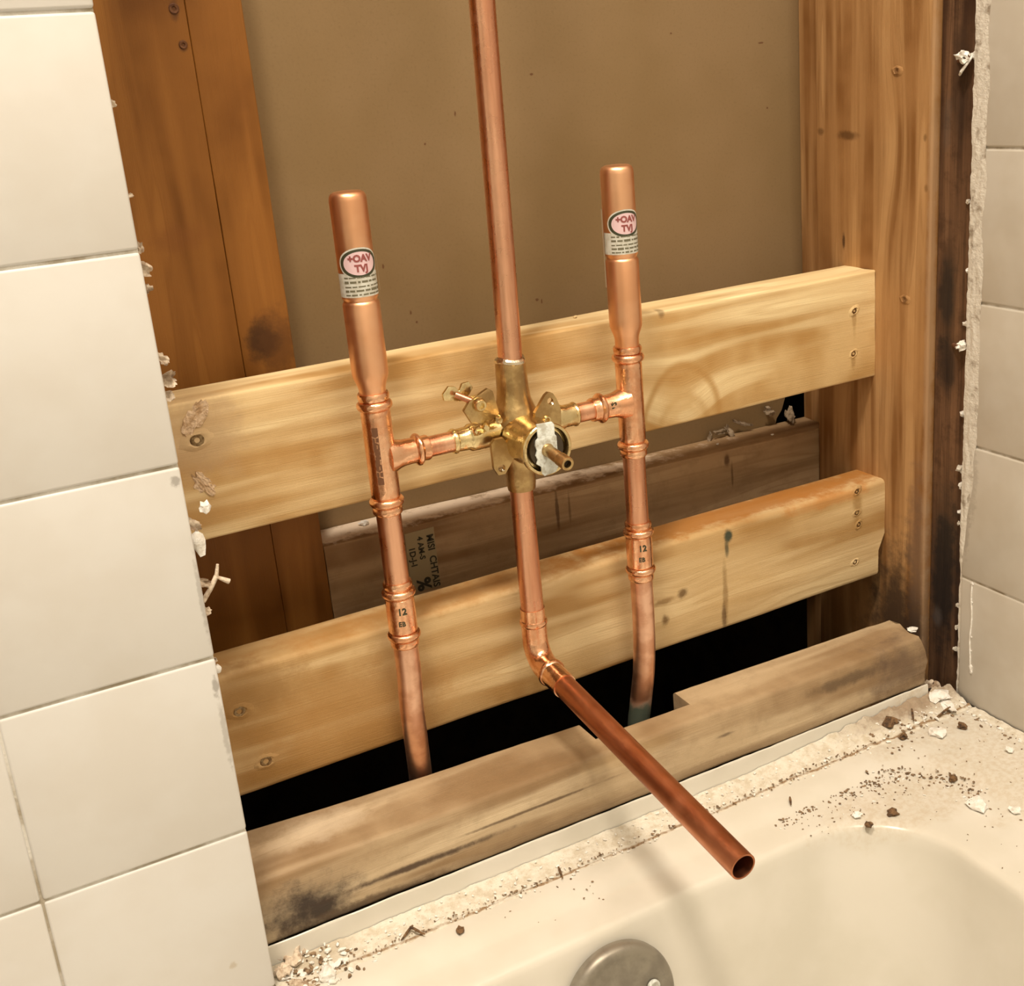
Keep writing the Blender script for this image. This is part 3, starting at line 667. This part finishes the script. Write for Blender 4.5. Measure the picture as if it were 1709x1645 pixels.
def tower(X, side, dz, phi, lab):
    sg = 1 if side == 'L' else -1                    # branch points towards the valve
    top = 455.5 if side == 'L' else 451.5
    ar = [(top, .01), (top, 5), (top-.3, 8), (top-1.2, 9.8), (top-3, 10.8), (top-5.5, 11.1), (393.5, 11.1), (392.6, 10.7), (391.8, 10.2), (390.8, 10.2), (390, 10.8), (389, 11.2), (347, 11.2), (344.5, 11.0), (342, 10.2), (338.5, 8.9), (336, 8.3), (329, 8.2)]
    a = part('water_hammer_arrestor', vert(X, ar, 48), M_cus, label=lab[0])
    r = 11.14
    stk = part('sticker', patch_bm(X, r+.05, phi-1.75, phi+1.2, 394.3, 408.5), M_sticker, a)
    part('sticker', ellipse_bm(X, r+.08, phi, 414.2, 13.6, 9.3), M_sticker, a, 'oval maker badge on the sticker')
    part('badge_ring', ellipse_bm(X, r+.14, phi, 414.2, 12.6, 8.4, .18), M_ink, a)
    part('badge_field', ellipse_bm(X, r+.13, phi, 414.2, 10.5, 7.0), M_pink, a)
    bm = text_bm('+OAV', 5.6, wrap(X, r+.32, phi+.02, 417.0), .28); text_bm('TVJ', 5.6, wrap(X, r+.32, phi+.05, 411.2), .28, bm)
    finish('badge_lettering', bm, M_red, a, False)
    bm = bmesh.new()
    rn = random.Random(9 if side == 'L' else 10)
    for (z, h) in ((406.0, .9), (403.4, 1.3), (400.6, .9), (398.2, 1.3), (395.8, .9)):  # lines of print too small to read
        ph = phi-1.0
        while ph < phi+1.0:
            dl = rn.uniform(.10, .42); hh = h*rn.uniform(.8, 1.2)
            q = [bm.verts.new((X+math.sin(p_)*(r+.14), Y-math.cos(p_)*(r+.14), z+zz)) for p_, zz in [(ph+dl*k/4, -hh/2) for k in range(5)]+[(ph+dl*k/4, hh/2) for k in range(4, -1, -1)]]
            for k in range(4): bm.faces.new((q[k], q[k+1], q[8-k], q[9-k]))
            ph += dl+rn.uniform(.04, .10)
    finish('small_print', bm, M_inkg, a, False)
    text = bmesh.new()
    if side == 'R':
        fl = [(phi-1.75, 0), (phi-1.8, 2.0)]
        part('loose_film', patch_bm(X, r+.9, -1.98, -1.74, 372, 424, 12, 4), M_film, a)
    else:
        part('loose_film', patch_bm(X, r+1.2, 1.12, 1.36, 396, 417, 8, 4), M_film, a)
    text.free()
    # tee
    zt, zb = (325.5, 262.0) if side == 'L' else (322.5, 259.5)
    run = [(zt+8, 8.2), (zt+8, 9.3), (zt+7, 9.9), (zt+5, 9.9), (zt+3.4, 9.4)]+bead(zt, 11.3, 3.0, 8)+[(zt-4, 9.3), (zt-7, 9.3), (zt-30, 9.35), (zb+7, 9.3), (zb+4, 9.3)]+bead(zb, 11.2, 2.8, 8)+[(zb-3.4, 9.3), (zb-5.4, 9.7), (zb-7, 9.6), (zb-8, 8.9), (zb-8, 8.1)]
    t = part('tee_fitting', vert(X, run, 44), M_cu)
    br = [(4, 11.5), (8, 10.6), (11, 9.4), (14, 8.6), (19, 8.3), (22, 8.2)]+[(24.5+q, rr) for q, rr in [(-2.6, 8.2), (-1.8, 9.6), (-.8, 10.4), (.4, 10.5), (1.4, 9.8), (2.2, 8.5)]]+[(28, 8.1), (30.5, 8.3), (31.6, 7.9), (31.6, 6.7)]
    part('branch', lathe_bm((X, Y, 291), (sg, 0, 0), br, 40), M_cu, t)
    # dark fitting print
    f = wrap(X, 9.55, phi-.42, 292)
    if side == 'L':
        bm = bmesh.new()
        finish('fitting_print', patch_bm(X, 9.5, phi-.62, phi-.22, 276, 313, 10, 6), M_print, t); bm = text_bm('H-LTI-H', 6.6, lambda a_, b_: f(-b_*.8, a_*1.25+2), .15); finish('fitting_lettering', bm, M_cu, t, False)
    else:
        bm = text_bm('12', 6.4, lambda a_, b_: Vector((X-18+b_*.8, Y-8.5*math.cos(.2), 293+a_*.9)), .2); finish('fitting_print', bm, M_ink, t, False)
    # pipe below, coupling, lower pipe
    zc1, zc2 = (199.0, 168.5) if side == 'L' else (194.0, 164.5)
    part('copper_pipe', vert(X, [(zb-6, 7.95), (zc1, 7.95)]), M_cup)
    cp = [(zc1+8, 8.0), (zc1+8, 8.9), (zc1+7, 9.6), (zc1+5.4, 9.6), (zc1+3.2, 9.2)]+bead(zc1, 11.2, 2.7, 8)+[(zc1-3.6, 9.5), ((zc1+zc2)/2, 9.6), (zc2+3.6, 9.5)]+bead(zc2, 11.1, 2.7, 8)+[(zc2-3.2, 9.2), (zc2-5.2, 9.5), (zc2-7, 9.4), (zc2-8, 8.7), (zc2-8, 8.0)]
    cpo = part('coupling', vert(X, cp, 44), M_cu)
    bm = text_bm('12', 6.4, wrap(X, 9.95, phi-.15, (zc1+zc2)/2+4.5), .2); text_bm('EB', 4.6, wrap(X, 9.95, phi-.25, (zc1+zc2)/2-4), .1, bm)
    finish('fitting_print', bm, M_ink, cpo, False)
    return t
tower(-439.5, 'L', 0, -.10, ('satin copper hammer arrestor on the left tower, badge facing front',))
tower(-256.0, 'R', 0, -.14, ('satin copper hammer arrestor on the right tower, badge turned away',))
def curve_pts(P, r, k=10):
    out = []
    for i in range(len(P)-1):
        p0 = Vector(P[max(0, i-1)]); p1 = Vector(P[i]); p2 = Vector(P[i+1]); p3 = Vector(P[min(len(P)-1, i+2)])
        for j in range(k):
            t = j/k; out.append(tuple(.5*((2*p1)+(p2-p0)*t+(2*p0-5*p1+4*p2-p3)*t*t+(3*p1-p0-3*p2+p3)*t**3))+(r,))
    out.append(tuple(P[-1])+(r,)); return out
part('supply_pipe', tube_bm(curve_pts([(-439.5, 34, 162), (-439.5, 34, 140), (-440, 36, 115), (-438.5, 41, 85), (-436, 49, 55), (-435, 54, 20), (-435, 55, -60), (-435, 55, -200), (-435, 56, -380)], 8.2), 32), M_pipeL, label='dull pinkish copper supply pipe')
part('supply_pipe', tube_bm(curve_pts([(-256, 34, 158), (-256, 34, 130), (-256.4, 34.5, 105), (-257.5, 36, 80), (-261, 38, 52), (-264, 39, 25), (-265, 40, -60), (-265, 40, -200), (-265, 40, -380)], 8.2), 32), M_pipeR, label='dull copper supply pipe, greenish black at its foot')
part('branch_pipe', tube_bm([(-409, Y, 291, 6.7), (-389, Y, 291, 6.7)], 32), M_cup)
part('branch_pipe', tube_bm([(-286, Y, 291, 6.7), (-300, Y, 291, 6.7)], 32), M_cup)
part('riser_pipe', tube_bm([(-344.6, Y, 332, 7.95), (-343.4, Y, 400, 7.95), (-341.5, Y, 560, 7.95), (-338, Y, 1500, 7.95)], 40), M_cup, label='reddish copper riser pipe')
# valve
vb = part('valve_body', lathe_bm((-344.8, Y, 0), (0, 0, 1), [(337.5, 8.0), (337.5, 9.3), (336.5, 9.9), (330, 10.2), (318, 10.6), (311, 11.4), (307, 12.8), (303, 14.4), (298, 15.2), (286, 15.3), (279, 14.2), (274, 12.4), (270, 10.8), (266, 10.3), (252, 9.9), (248, 9.3), (247.5, 8.0)], 44), M_brass, label='cast brass mixing valve body')
bm = bmesh.new(); N = 36; rg = []
for (dz, r_) in ((1.8, 8.1), (1.6, 9.2), (.4, 10.3), (-1.2, 10.5), (-2.2, 9.8)):
    rg.append([bm.verts.new((-344.7+math.cos(a)*r_*(1+.04*math.sin(3*a)), Y+math.sin(a)*r_, 337+dz+.7*math.sin(2*a+1))) for a in [2*math.pi*i/N for i in range(N)]])
for a, b in zip(rg, rg[1:]):
    for i in range(N): bm.faces.new((a[i], b[i], b[(i+1) % N], a[(i+1) % N]))
bmesh.ops.recalc_face_normals(bm, faces=bm.faces)
part('solder_ring', bm, M_solder, vb, 'shiny silver solder bead')
part('cartridge_housing', lathe_bm((-345, 24, 286.5), (0, -1, 0), [(0, 15.5), (10, 16.0), (18, 15.2), (25, 15.4), (29, 16.6), (31, 17.2), (34, 17.2), (34.8, 16.6), (34.8, 15.0), (33.8, 14.4), (30, 14.2), (29, 13.9), (28.8, .01)], 56), M_brassb, vb)
ct = part('cartridge', lathe_bm((-345, -3, 286.5), (0, -1, 0), [(0, 12.4), (5.5, 12.4), (6.4, 11.8), (6.6, 5), (6.6, .01)], 44), M_cart)
pts = [(-6, 17.2), (4.8, 16.8), (6.2, 15), (6.0, 8.5), (7.2, 7.0), (7.0, -8), (6.6, -13.5), (4.6, -16.4), (-3.5, -17.4), (-5.2, -15.2), (-5.0, -11), (-8.2, -8.5), (-7.3, -6), (-8.4, -3), (-7.2, 0), (-8.2, 3.6), (-7.4, 6.8), (-5.8, 8.2)]
fr = frameY(-9.8); fr[0][3] = -345.6; fr[2][3] = 287.2
part('retaining_clip', plate_bm(pts, 1.6, fr, bev=.3), M_clip, ct, 'pale grey metal retaining clip')
part('valve_stem', lathe_bm((-345.5, -9, 286.6), (.02, -1, -.12), [(0, 4.6), (3, 4.3), (3.5, 3.9), (17, 3.9), (17.5, 3.6), (18.2, 4.4), (26.5, 4.4), (27.6, 4.1), (27.8, 3.4), (27.3, 2.5), (25, 2.4), (20, 2.3), (20, .01)], 32), M_brass, ct, 'brass valve stem with a hollow tip')
part('stem_bore', lathe_bm((-345.5, -9, 286.6), (.02, -1, -.12), [(24, 2.2), (24.3, 2.2), (24.3, .01)], 20), M_dark, ct)
# side stops
part('inlet_stop', lathe_bm((-391.5, Y, 291), (1, 0, 0), [(0, 6.7), (0, 7.6), (1.4, 8.3), (2.6, 8.2), (3.2, 7.6), (4, 7.5), (11, 7.7), (12, 8.4), (13, 9.0), (24, 9.2), (26, 8.6), (36, 8.8)], 36), M_brassb, vb)
part('inlet_stop', lathe_bm((-299.5, Y, 291), (-1, 0, 0), [(0, 6.7), (0, 7.6), (1.2, 8.4), (2.4, 8.2), (3, 7.7), (10, 7.9), (12, 8.8), (24, 8.8), (36, 8.8)], 36), M_brassb, vb)
for i, (x, z) in enumerate(((-371, 299), (-362, 302), (-377, 298), (-327, 297))):
    part('cast_lump', chip_bm((x, 24, z), 3.6, 140+i, .9, 2, .35), M_brassb, vb)
def stopscrew(x, z, y, r):
    return part('stop_screw', lathe_bm((x, y+12, z), (0, -1, 0), [(0, r*1.15), (9, r*1.15), (11.2, r), (12, r*.85), (12, r*.55), (9, r*.5), (8.9, .01)], 28), M_brassb, vb), part('screw_hole', lathe_bm((x, y+3.4, z), (0, -1, 0), [(0, r*.5), (.3, r*.5), (.3, .01)], 18), M_dark, vb)
stopscrew(-374, 314.5, 20, 4.0); stopscrew(-331, 297.5, 14, 2.6)
# mounting ears
fr = frameY(28)
part('mounting_ear', plate_bm([(-384.6, 312), (-380, 317.5), (-366.5, 323.5), (-363, 321), (-360, 306), (-368, 300), (-380, 303)], 3.4, fr, bev=.6), M_brass, vb)
part('mounting_ear', plate_bm([(-392, 317.5), (-392.5, 322), (-388, 326.5), (-383.5, 325.5), (-381, 322), (-378.5, 326.5), (-373.5, 327), (-371, 322.5), (-374, 318.5), (-379.5, 315)], 2.6, frameY(40), bev=.5), M_brassb, vb)
for (x, z) in ((-387.7, 322.6), (-376.3, 323.2)): part('screw_hole', lathe_bm((x, 37.8, z), (0, -1, 0), [(0, 2.4), (.35, 2.4), (.35, .01)], 18), M_dark, vb)
part('stop_rod', tube_bm([(-385.5, 33, 321.6, 2.0), (-376, 26, 316, 2.3)], 16), M_cup, vb)
part('mounting_ear', plate_bm([(-371.7, 291.8), (-362.8, 291.6), (-356.0, 278.2), (-358.2, 274.8), (-363.8, 267.6), (-368.8, 267.6), (-371.4, 272.6)], 3.2, frameY(19), (-366.0, 271.8, 2.5)), M_brass, vb)
part('screw_tip', chip_bm((-365.2, 17.4, 270.0), 1.5, 6, .8), M_solder, vb)
part('mounting_ear', plate_bm([(-339.1, 303.0), (-330.6, 313.6), (-328, 315.2), (-325.0, 314.2), (-322.6, 310), (-320.0, 302.8), (-320.5, 290.0), (-327, 288), (-337.9, 296.0)], 3.2, frameY(19), (-327.2, 309.2, 2.2)), M_brass, vb)
part('screw_tip', chip_bm((-326.4, 15.2, 307.4), 1.5, 7, .8), M_solder, vb)
# down pipe, elbow, spout pipe
part('copper_pipe', vert(-345.2, [(253, 7.95), (150, 7.95)], 40), M_cup)
el = [(-345.2, Y, 160, 8.0), (-345.2, Y, 160, 8.6), (-345.2, Y, 151.5, 8.7), (-345.2, Y, 151, 9.4), (-345.2, Y, 149.5, 9.9), (-345.2, Y, 147.8, 9.6), (-345.2, Y, 147, 9.0), (-345.2, Y, 136, 9.0)]
cy, cz, rr = Y-17, 136, 17
for k in range(1, 9):
    a = math.radians(85*k/9); el.append((-345.2, cy+rr*math.cos(a), cz-rr*math.sin(a), 9.1))
dn = Vector((0, -1, -.088)).normalized(); p0 = Vector((-345.2, cy, cz-rr))
for t_, r_ in ((0, 9.1), (2, 9.1), (3, 10.0), (5, 10.2), (6.6, 9.6), (7.4, 8.9), (22, 8.9), (24, 8.6), (24, 8.0)): el.append(tuple(p0+dn*t_)+(r_,))
part('elbow', tube_bm(el, 40), M_cu, label='shiny copper elbow')
end = Vector((-345.2, -204, 98.6)); a0 = p0+dn*8
part('spout_pipe', tube_bm([tuple(a0)+(7.95,), tuple(a0.lerp(end, .5))+(7.95,), tuple(end)+(7.95,)], 44, cap1=False, hollow=1.1), M_cut, label='dark reddish open copper pipe reaching out over the tub')

# ------------------------------------------------------------------ torn bits at the left tile edge
def torn(name, bm, m, lab=None):
    o = finish(name, bm, m, wl, True, 60)
    if lab: o['label'] = lab
for i, (x, z, w_, h_, sp) in enumerate([(-568, 514, 5, 8, .3), (-568, 470, 4, 9, 1), (-567, 445, 9, 7, .9), (-566, 434, 10, 12, .2), (-567, 424, 7, 8, 2), (-566, 388, 8, 13, .1), (-564, 377, 12, 11, .8), (-566, 368, 8, 8, 2), (-566, 297, 8, 18, .1), (-565, 262, 7, 16, .2), (-567, 246, 6, 8, .9), (-568, 216, 5, 7, .2)]):
    torn('torn_paper', scrap_bm((x-1.2, -24, z), w_*.8, h_*.8, (.25, -1, .1), 30+i, .6, .8, 9, sp), M_scrap)
torn('torn_paper', tube_bm([(-569, -24, 252, 1.6), (-564, -24, 258, 1.4), (-560, -24, 264, 1.6), (-557, -24, 262, 1.2), (-553.5, -24, 259.5, 1.6)], 8), M_scrap)
torn('torn_paper', tube_bm([(-560, -24, 263, 1.3), (-558, -24, 271, .8)], 8), M_scrap)
torn('plaster_chip', chip_bm((-559, -22, 304), 3.6, 3, .9, 2, .6), M_plaster)
torn('plaster_chip', chip_bm((-566, -25, 287), 3.4, 5, 1.9, 2, .6), M_plaster)
torn('plaster_chip', chip_bm((-568, -25, 211), 2.0, 5, 1.2, 2, .3), M_plaster)
# dried compound smears on the upper block
tag(finish('compound_smear', scrap_bm((-541, 69.5, 330), 26, 12, (0, -1, 0), 77, .07, .9, 26, 0.1), M_smear, ub), 'pinkish smear of dried compound')
tag(finish('compound_smear', scrap_bm((-543, 69.5, 288), 20, 12, (0, -1, 0), 78, .07, .9, 26, 1.4), M_smear, ub), 'beige smear of dried compound')
finish('splinter', scrap_bm((-259, 100, 342), 8, 3, (0, 0, 1), 79, .3, .6, 6, .2), M_upper, ub)

# ------------------------------------------------------------------ crumbs
def crumb(c, s, seed, m, label, group=None, flat=.45, cat='crumb', name='plaster_crumb', sub=2):
    o = finish(name, chip_bm((0, 0, 0), s, seed, flat, sub, .5), m, None, True, 22); o.location = Vector(c)*S
    return tag(o, label, cat, group)
crumb((-417, 165, 200.6), 4.0, 101, M_plaster, 'white crumb on the greyish rear plank beside the left pipe', cat='plaster crumb')
crumb((-97, 158, 195), 1.6, 102, M_plaster, 'tiny white speck on the rear plank near its middle right', cat='plaster crumb')
crumb((-44, 150, 194), 1.4, 103, M_plaster, 'tiny white speck near the right end of the rear plank', cat='plaster crumb')
crumb((-19, 4, 55.5), 4.0, 104, M_plaster, 'white plaster crumb on the right end of the sill board', cat='plaster crumb')
crumb((-18, -26, 8.5), 9, 105, M_plaster, 'largest white plaster flake in the tub corner below the blackened stud', cat='plaster crumb', flat=.35)
crumb((-20, -36, 5), 7.5, 106, M_plaster, 'flat pale plaster piece on the tub corner beside the side wall', cat='plaster crumb', flat=.25)
crumb((-53, -58, 2.6), 6, 107, M_plaster, 'squarish white crumb on the tub shoulder in front of the corner', cat='plaster crumb')
crumb((-91, -134, -3), 7, 108, M_plaster, 'long white crumb on the tub ledge nearest the side wall', cat='plaster crumb')
crumb((-77, -154, -2), 4, 109, M_plaster, 'small white crumb at the right picture edge on the tub ledge', cat='plaster crumb')
crumb((-27, -105, 2), 3.4, 110, M_plaster, 'small white crumb beside the foot of the side wall', cat='plaster crumb')
crumb((-541, -45, 3), 5.2, 111, M_plaster, 'upright white chip in the rubble at the foot of the left tiles', cat='plaster crumb', flat=.9)
crumb((-168, -96, -3.4), 3.2, 112, M_plaster, 'white crumb at the left end of the dirt arc on the tub ledge', cat='plaster crumb')
crumb((-77, -31, 6.5), 6, 113, M_brown, 'largest brown crumb on the thinset near the tub corner', cat='dirt crumb', name='dirt_crumb')
crumb((-77, -47, 2.5), 4.2, 114, M_brown, 'dark brown crumb beside the squarish white one', cat='dirt crumb', name='dirt_crumb')
crumb((-30, -62, 2), 4.8, 115, M_brown, 'brown crumb on the bare corner of the tub', cat='dirt crumb', name='dirt_crumb')
crumb((-146, -107, -4.4), 4.2, 116, M_brown, 'tan crumb on the tub ledge above the basin curve', cat='dirt crumb', name='dirt_crumb')
crumb((-168, -108, -4.4), 3.6, 117, M_brown, 'dark crumb at the rim of the basin curve', cat='dirt crumb', name='dirt_crumb')
crumb((-83, -103, -2.2), 4.4, 118, M_brown, 'dark crumb on the dirt arc nearest the side wall', cat='dirt crumb', name='dirt_crumb')
crumb((-94, -131, -3), 3.6, 119, M_brown, 'dark crumb beside the long white crumb on the ledge', cat='dirt crumb', name='dirt_crumb')
crumb((-456, -53, 1.8), 3.2, 120, M_brown, 'dark crumb on the bright tub rim left of the spout shadow', cat='dirt crumb', name='dirt_crumb')
for (x, y, z, L, a, lab) in ((-486, -38, 3, 12, .5, 'brown splinter curled on the thinset seam nearest the left tiles'), (-480, -41, 4, 11, 2.2, 'brown splinter crossing another on the thinset seam'), (-377, -41, 3, 9, 1.4, 'small brown splinter on the seam left of the spout shadow'), (-30, -42, 5, 16, .1, 'dark splinter lying in the tub corner'), (-55, -34, 7, 14, .9, 'brown splinter standing in the corner rubble'), (-200, -62, 1, 6, 1.0, 'tiny splinter on the bright shoulder of the rim')):
    bm = tube_bm([(math.cos(a)*L*t, math.sin(a)*L*t, 1.2*math.sin(3*t), .9*(1-.6*abs(t*2-.2))+.15) for t in (-.5, -.25, 0, .25, .5)], 7)
    o = finish('wood_splinter', bm, M_brown, None); o.location = Vector((x, y, z))*S; tag(o, lab, 'splinter')
def zdeck(x, y):
    # height of the rim under a crumb, from the same contours as the basin
    best = 0
    for (x1, y1, r, z) in prof[2:14]:
        dx, dy = x-(x1-r), y-(y1-r); d = math.hypot(max(dx, 0), max(dy, 0))+min(0, max(dx, dy))-r
        if d < 0: best = z
        else: break
    return best
def grit(name, spots, m, seed, label):
    rn = random.Random(seed); bm = bmesh.new()
    for (x, y, s) in spots:
        z = zdeck(x, y)+((1.0+max(0, y+44)/24*(3 if x < -150 else 6)) if y > -46 else 0)
        r = bmesh.ops.create_icosphere(bm, subdivisions=1, radius=1)
        Rm = Matrix.Rotation(rn.uniform(0, 6.28), 3, 'Z'); sx, sy, sz = s*rn.uniform(.7, 1.7), s*rn.uniform(.5, 1), s*rn.uniform(.4, .7)
        for v in r['verts']:
            q = v.co*(1+.3*rn.uniform(-1, 1)); v.co = Vector((x, y, z+sz*.6))+Rm @ Vector((q.x*sx, q.y*sy, q.z*sz))
    o = finish(name, bm, m, None, True, 30); return tag(o, label, 'dirt', kind='stuff')
def arc_pts(x1, y1, r, n, rn, spread, a0=0, a1=90, tail=90):
    L = []
    for _ in range(n):
        u = rn.random()
        if u < .6:
            a = math.radians(rn.uniform(a0, a1)); d = r+rn.gauss(0, spread)-abs(rn.gauss(0, spread)); L.append((x1-r+d*math.cos(a), y1-r+d*math.sin(a)))
        elif u < .92: L.append((x1-r-tail*rn.random()**1.5, y1-abs(rn.gauss(0, spread*1.4))))
        else: L.append((x1-abs(rn.gauss(0, spread*2)), y1-r-120*rn.random()))
    return L
rn = random.Random(33)
sp = [(x, y, rn.uniform(.35, 1.25)) for x, y in arc_pts(-76, -68, 57, 230, rn, 4)]
sp += [(rn.uniform(-100, -2), -22-abs(rn.gauss(0, 20)), rn.uniform(.4, 1.5)) for _ in range(130)]
sp += [(-6-abs(rn.gauss(0, 6)), rn.uniform(-46, -240), rn.uniform(.4, 1.5)) for _ in range(60)]
sp += [(rn.uniform(-560, -100), rn.gauss(-40, 1.8), rn.uniform(.3, .95)) for _ in range(260)]
sp += [(rn.uniform(-430, -360), rn.uniform(-40, -72), rn.uniform(.3, .8)) for _ in range(20)]
sp += [(rn.uniform(-565, -515), rn.uniform(-22, -52), rn.uniform(.5, 1.8)) for _ in range(70)]
sp += [(rn.uniform(-210, -80), rn.uniform(-72, -98), rn.uniform(.3, .8)) for _ in range(90)]
sp += [(rn.uniform(-130, -8), rn.uniform(-60, -220), rn.uniform(.3, .7)) for _ in range(70)]
grit('dirt', sp, M_grit, 5, 'scattered brown grit on the tub rim and in its corner')
sp = [(rn.uniform(-95, -2), -22-abs(rn.gauss(0, 16)), rn.uniform(.5, 2.0)) for _ in range(70)]
sp += [(-5-abs(rn.gauss(0, 4)), rn.uniform(-46, -260), rn.uniform(.6, 2.4)) for _ in range(60)]
sp += [(rn.uniform(-565, -100), rn.uniform(-22, -48), rn.uniform(.4, 1.2)) for _ in range(240)]
sp += [(rn.uniform(-566, -525), rn.uniform(-20, -52), rn.uniform(.8, 2.8)) for _ in range(60)]
sp += [(x, y, rn.uniform(.4, 1.2)) for x, y in arc_pts(-80, -72, 57, 50, rn, 6)]
grit('debris', sp, M_plaster, 6, 'white plaster grit along the thinset strip and tub corner')
for i, (x, y, w_, h_) in enumerate(((-561, -12, 16, 12), (-555, -22, 18, 14), (-563, -30, 12, 14), (-548, -16, 16, 8), (-556, -44, 20, 9))):
    o = finish('torn_drywall_piece', scrap_bm((0, 0, 0), w_, h_, (.2*(i-2), -.2, 1), 200+i, .5, 1.4, 9), M_scrap, None, True, 50)
    o.location = Vector((x, y, 6 if i < 4 else 3))*S
    tag(o, ['crumpled torn drywall bit under the dark stain of the sill board', 'torn drywall bit in the middle of the rubble by the left tiles', 'torn drywall bit tucked against the foot of the left tile edge', 'smallest torn drywall bit, leaning on the tub flange', 'wide torn drywall bit at the bottom picture edge'][i], 'drywall scrap', 'torn drywall bits at the foot of the left tiles')
for i, (x, y, w_, h_) in enumerate(((-12, -8, 16, 12), (-24, -12, 18, 10), (-8, -16, 14, 12))):
    o = finish('torn_drywall_piece', scrap_bm((0, 0, 0), w_, h_, (.2*(i-1), -.3, 1), 220+i, .5, 1.4, 9), M_mold if i == 1 else M_scrap, None, True, 50)
    o.location = Vector((x, y, 7))*S
    tag(o, ['pale crumpled drywall bit at the foot of the blackened stud', 'dark brown crumpled bit between sill end and blackened stud', 'pale drywall bit wedged below the side wall tile edge'][i], 'drywall scrap', 'torn drywall bits below the corner stud')
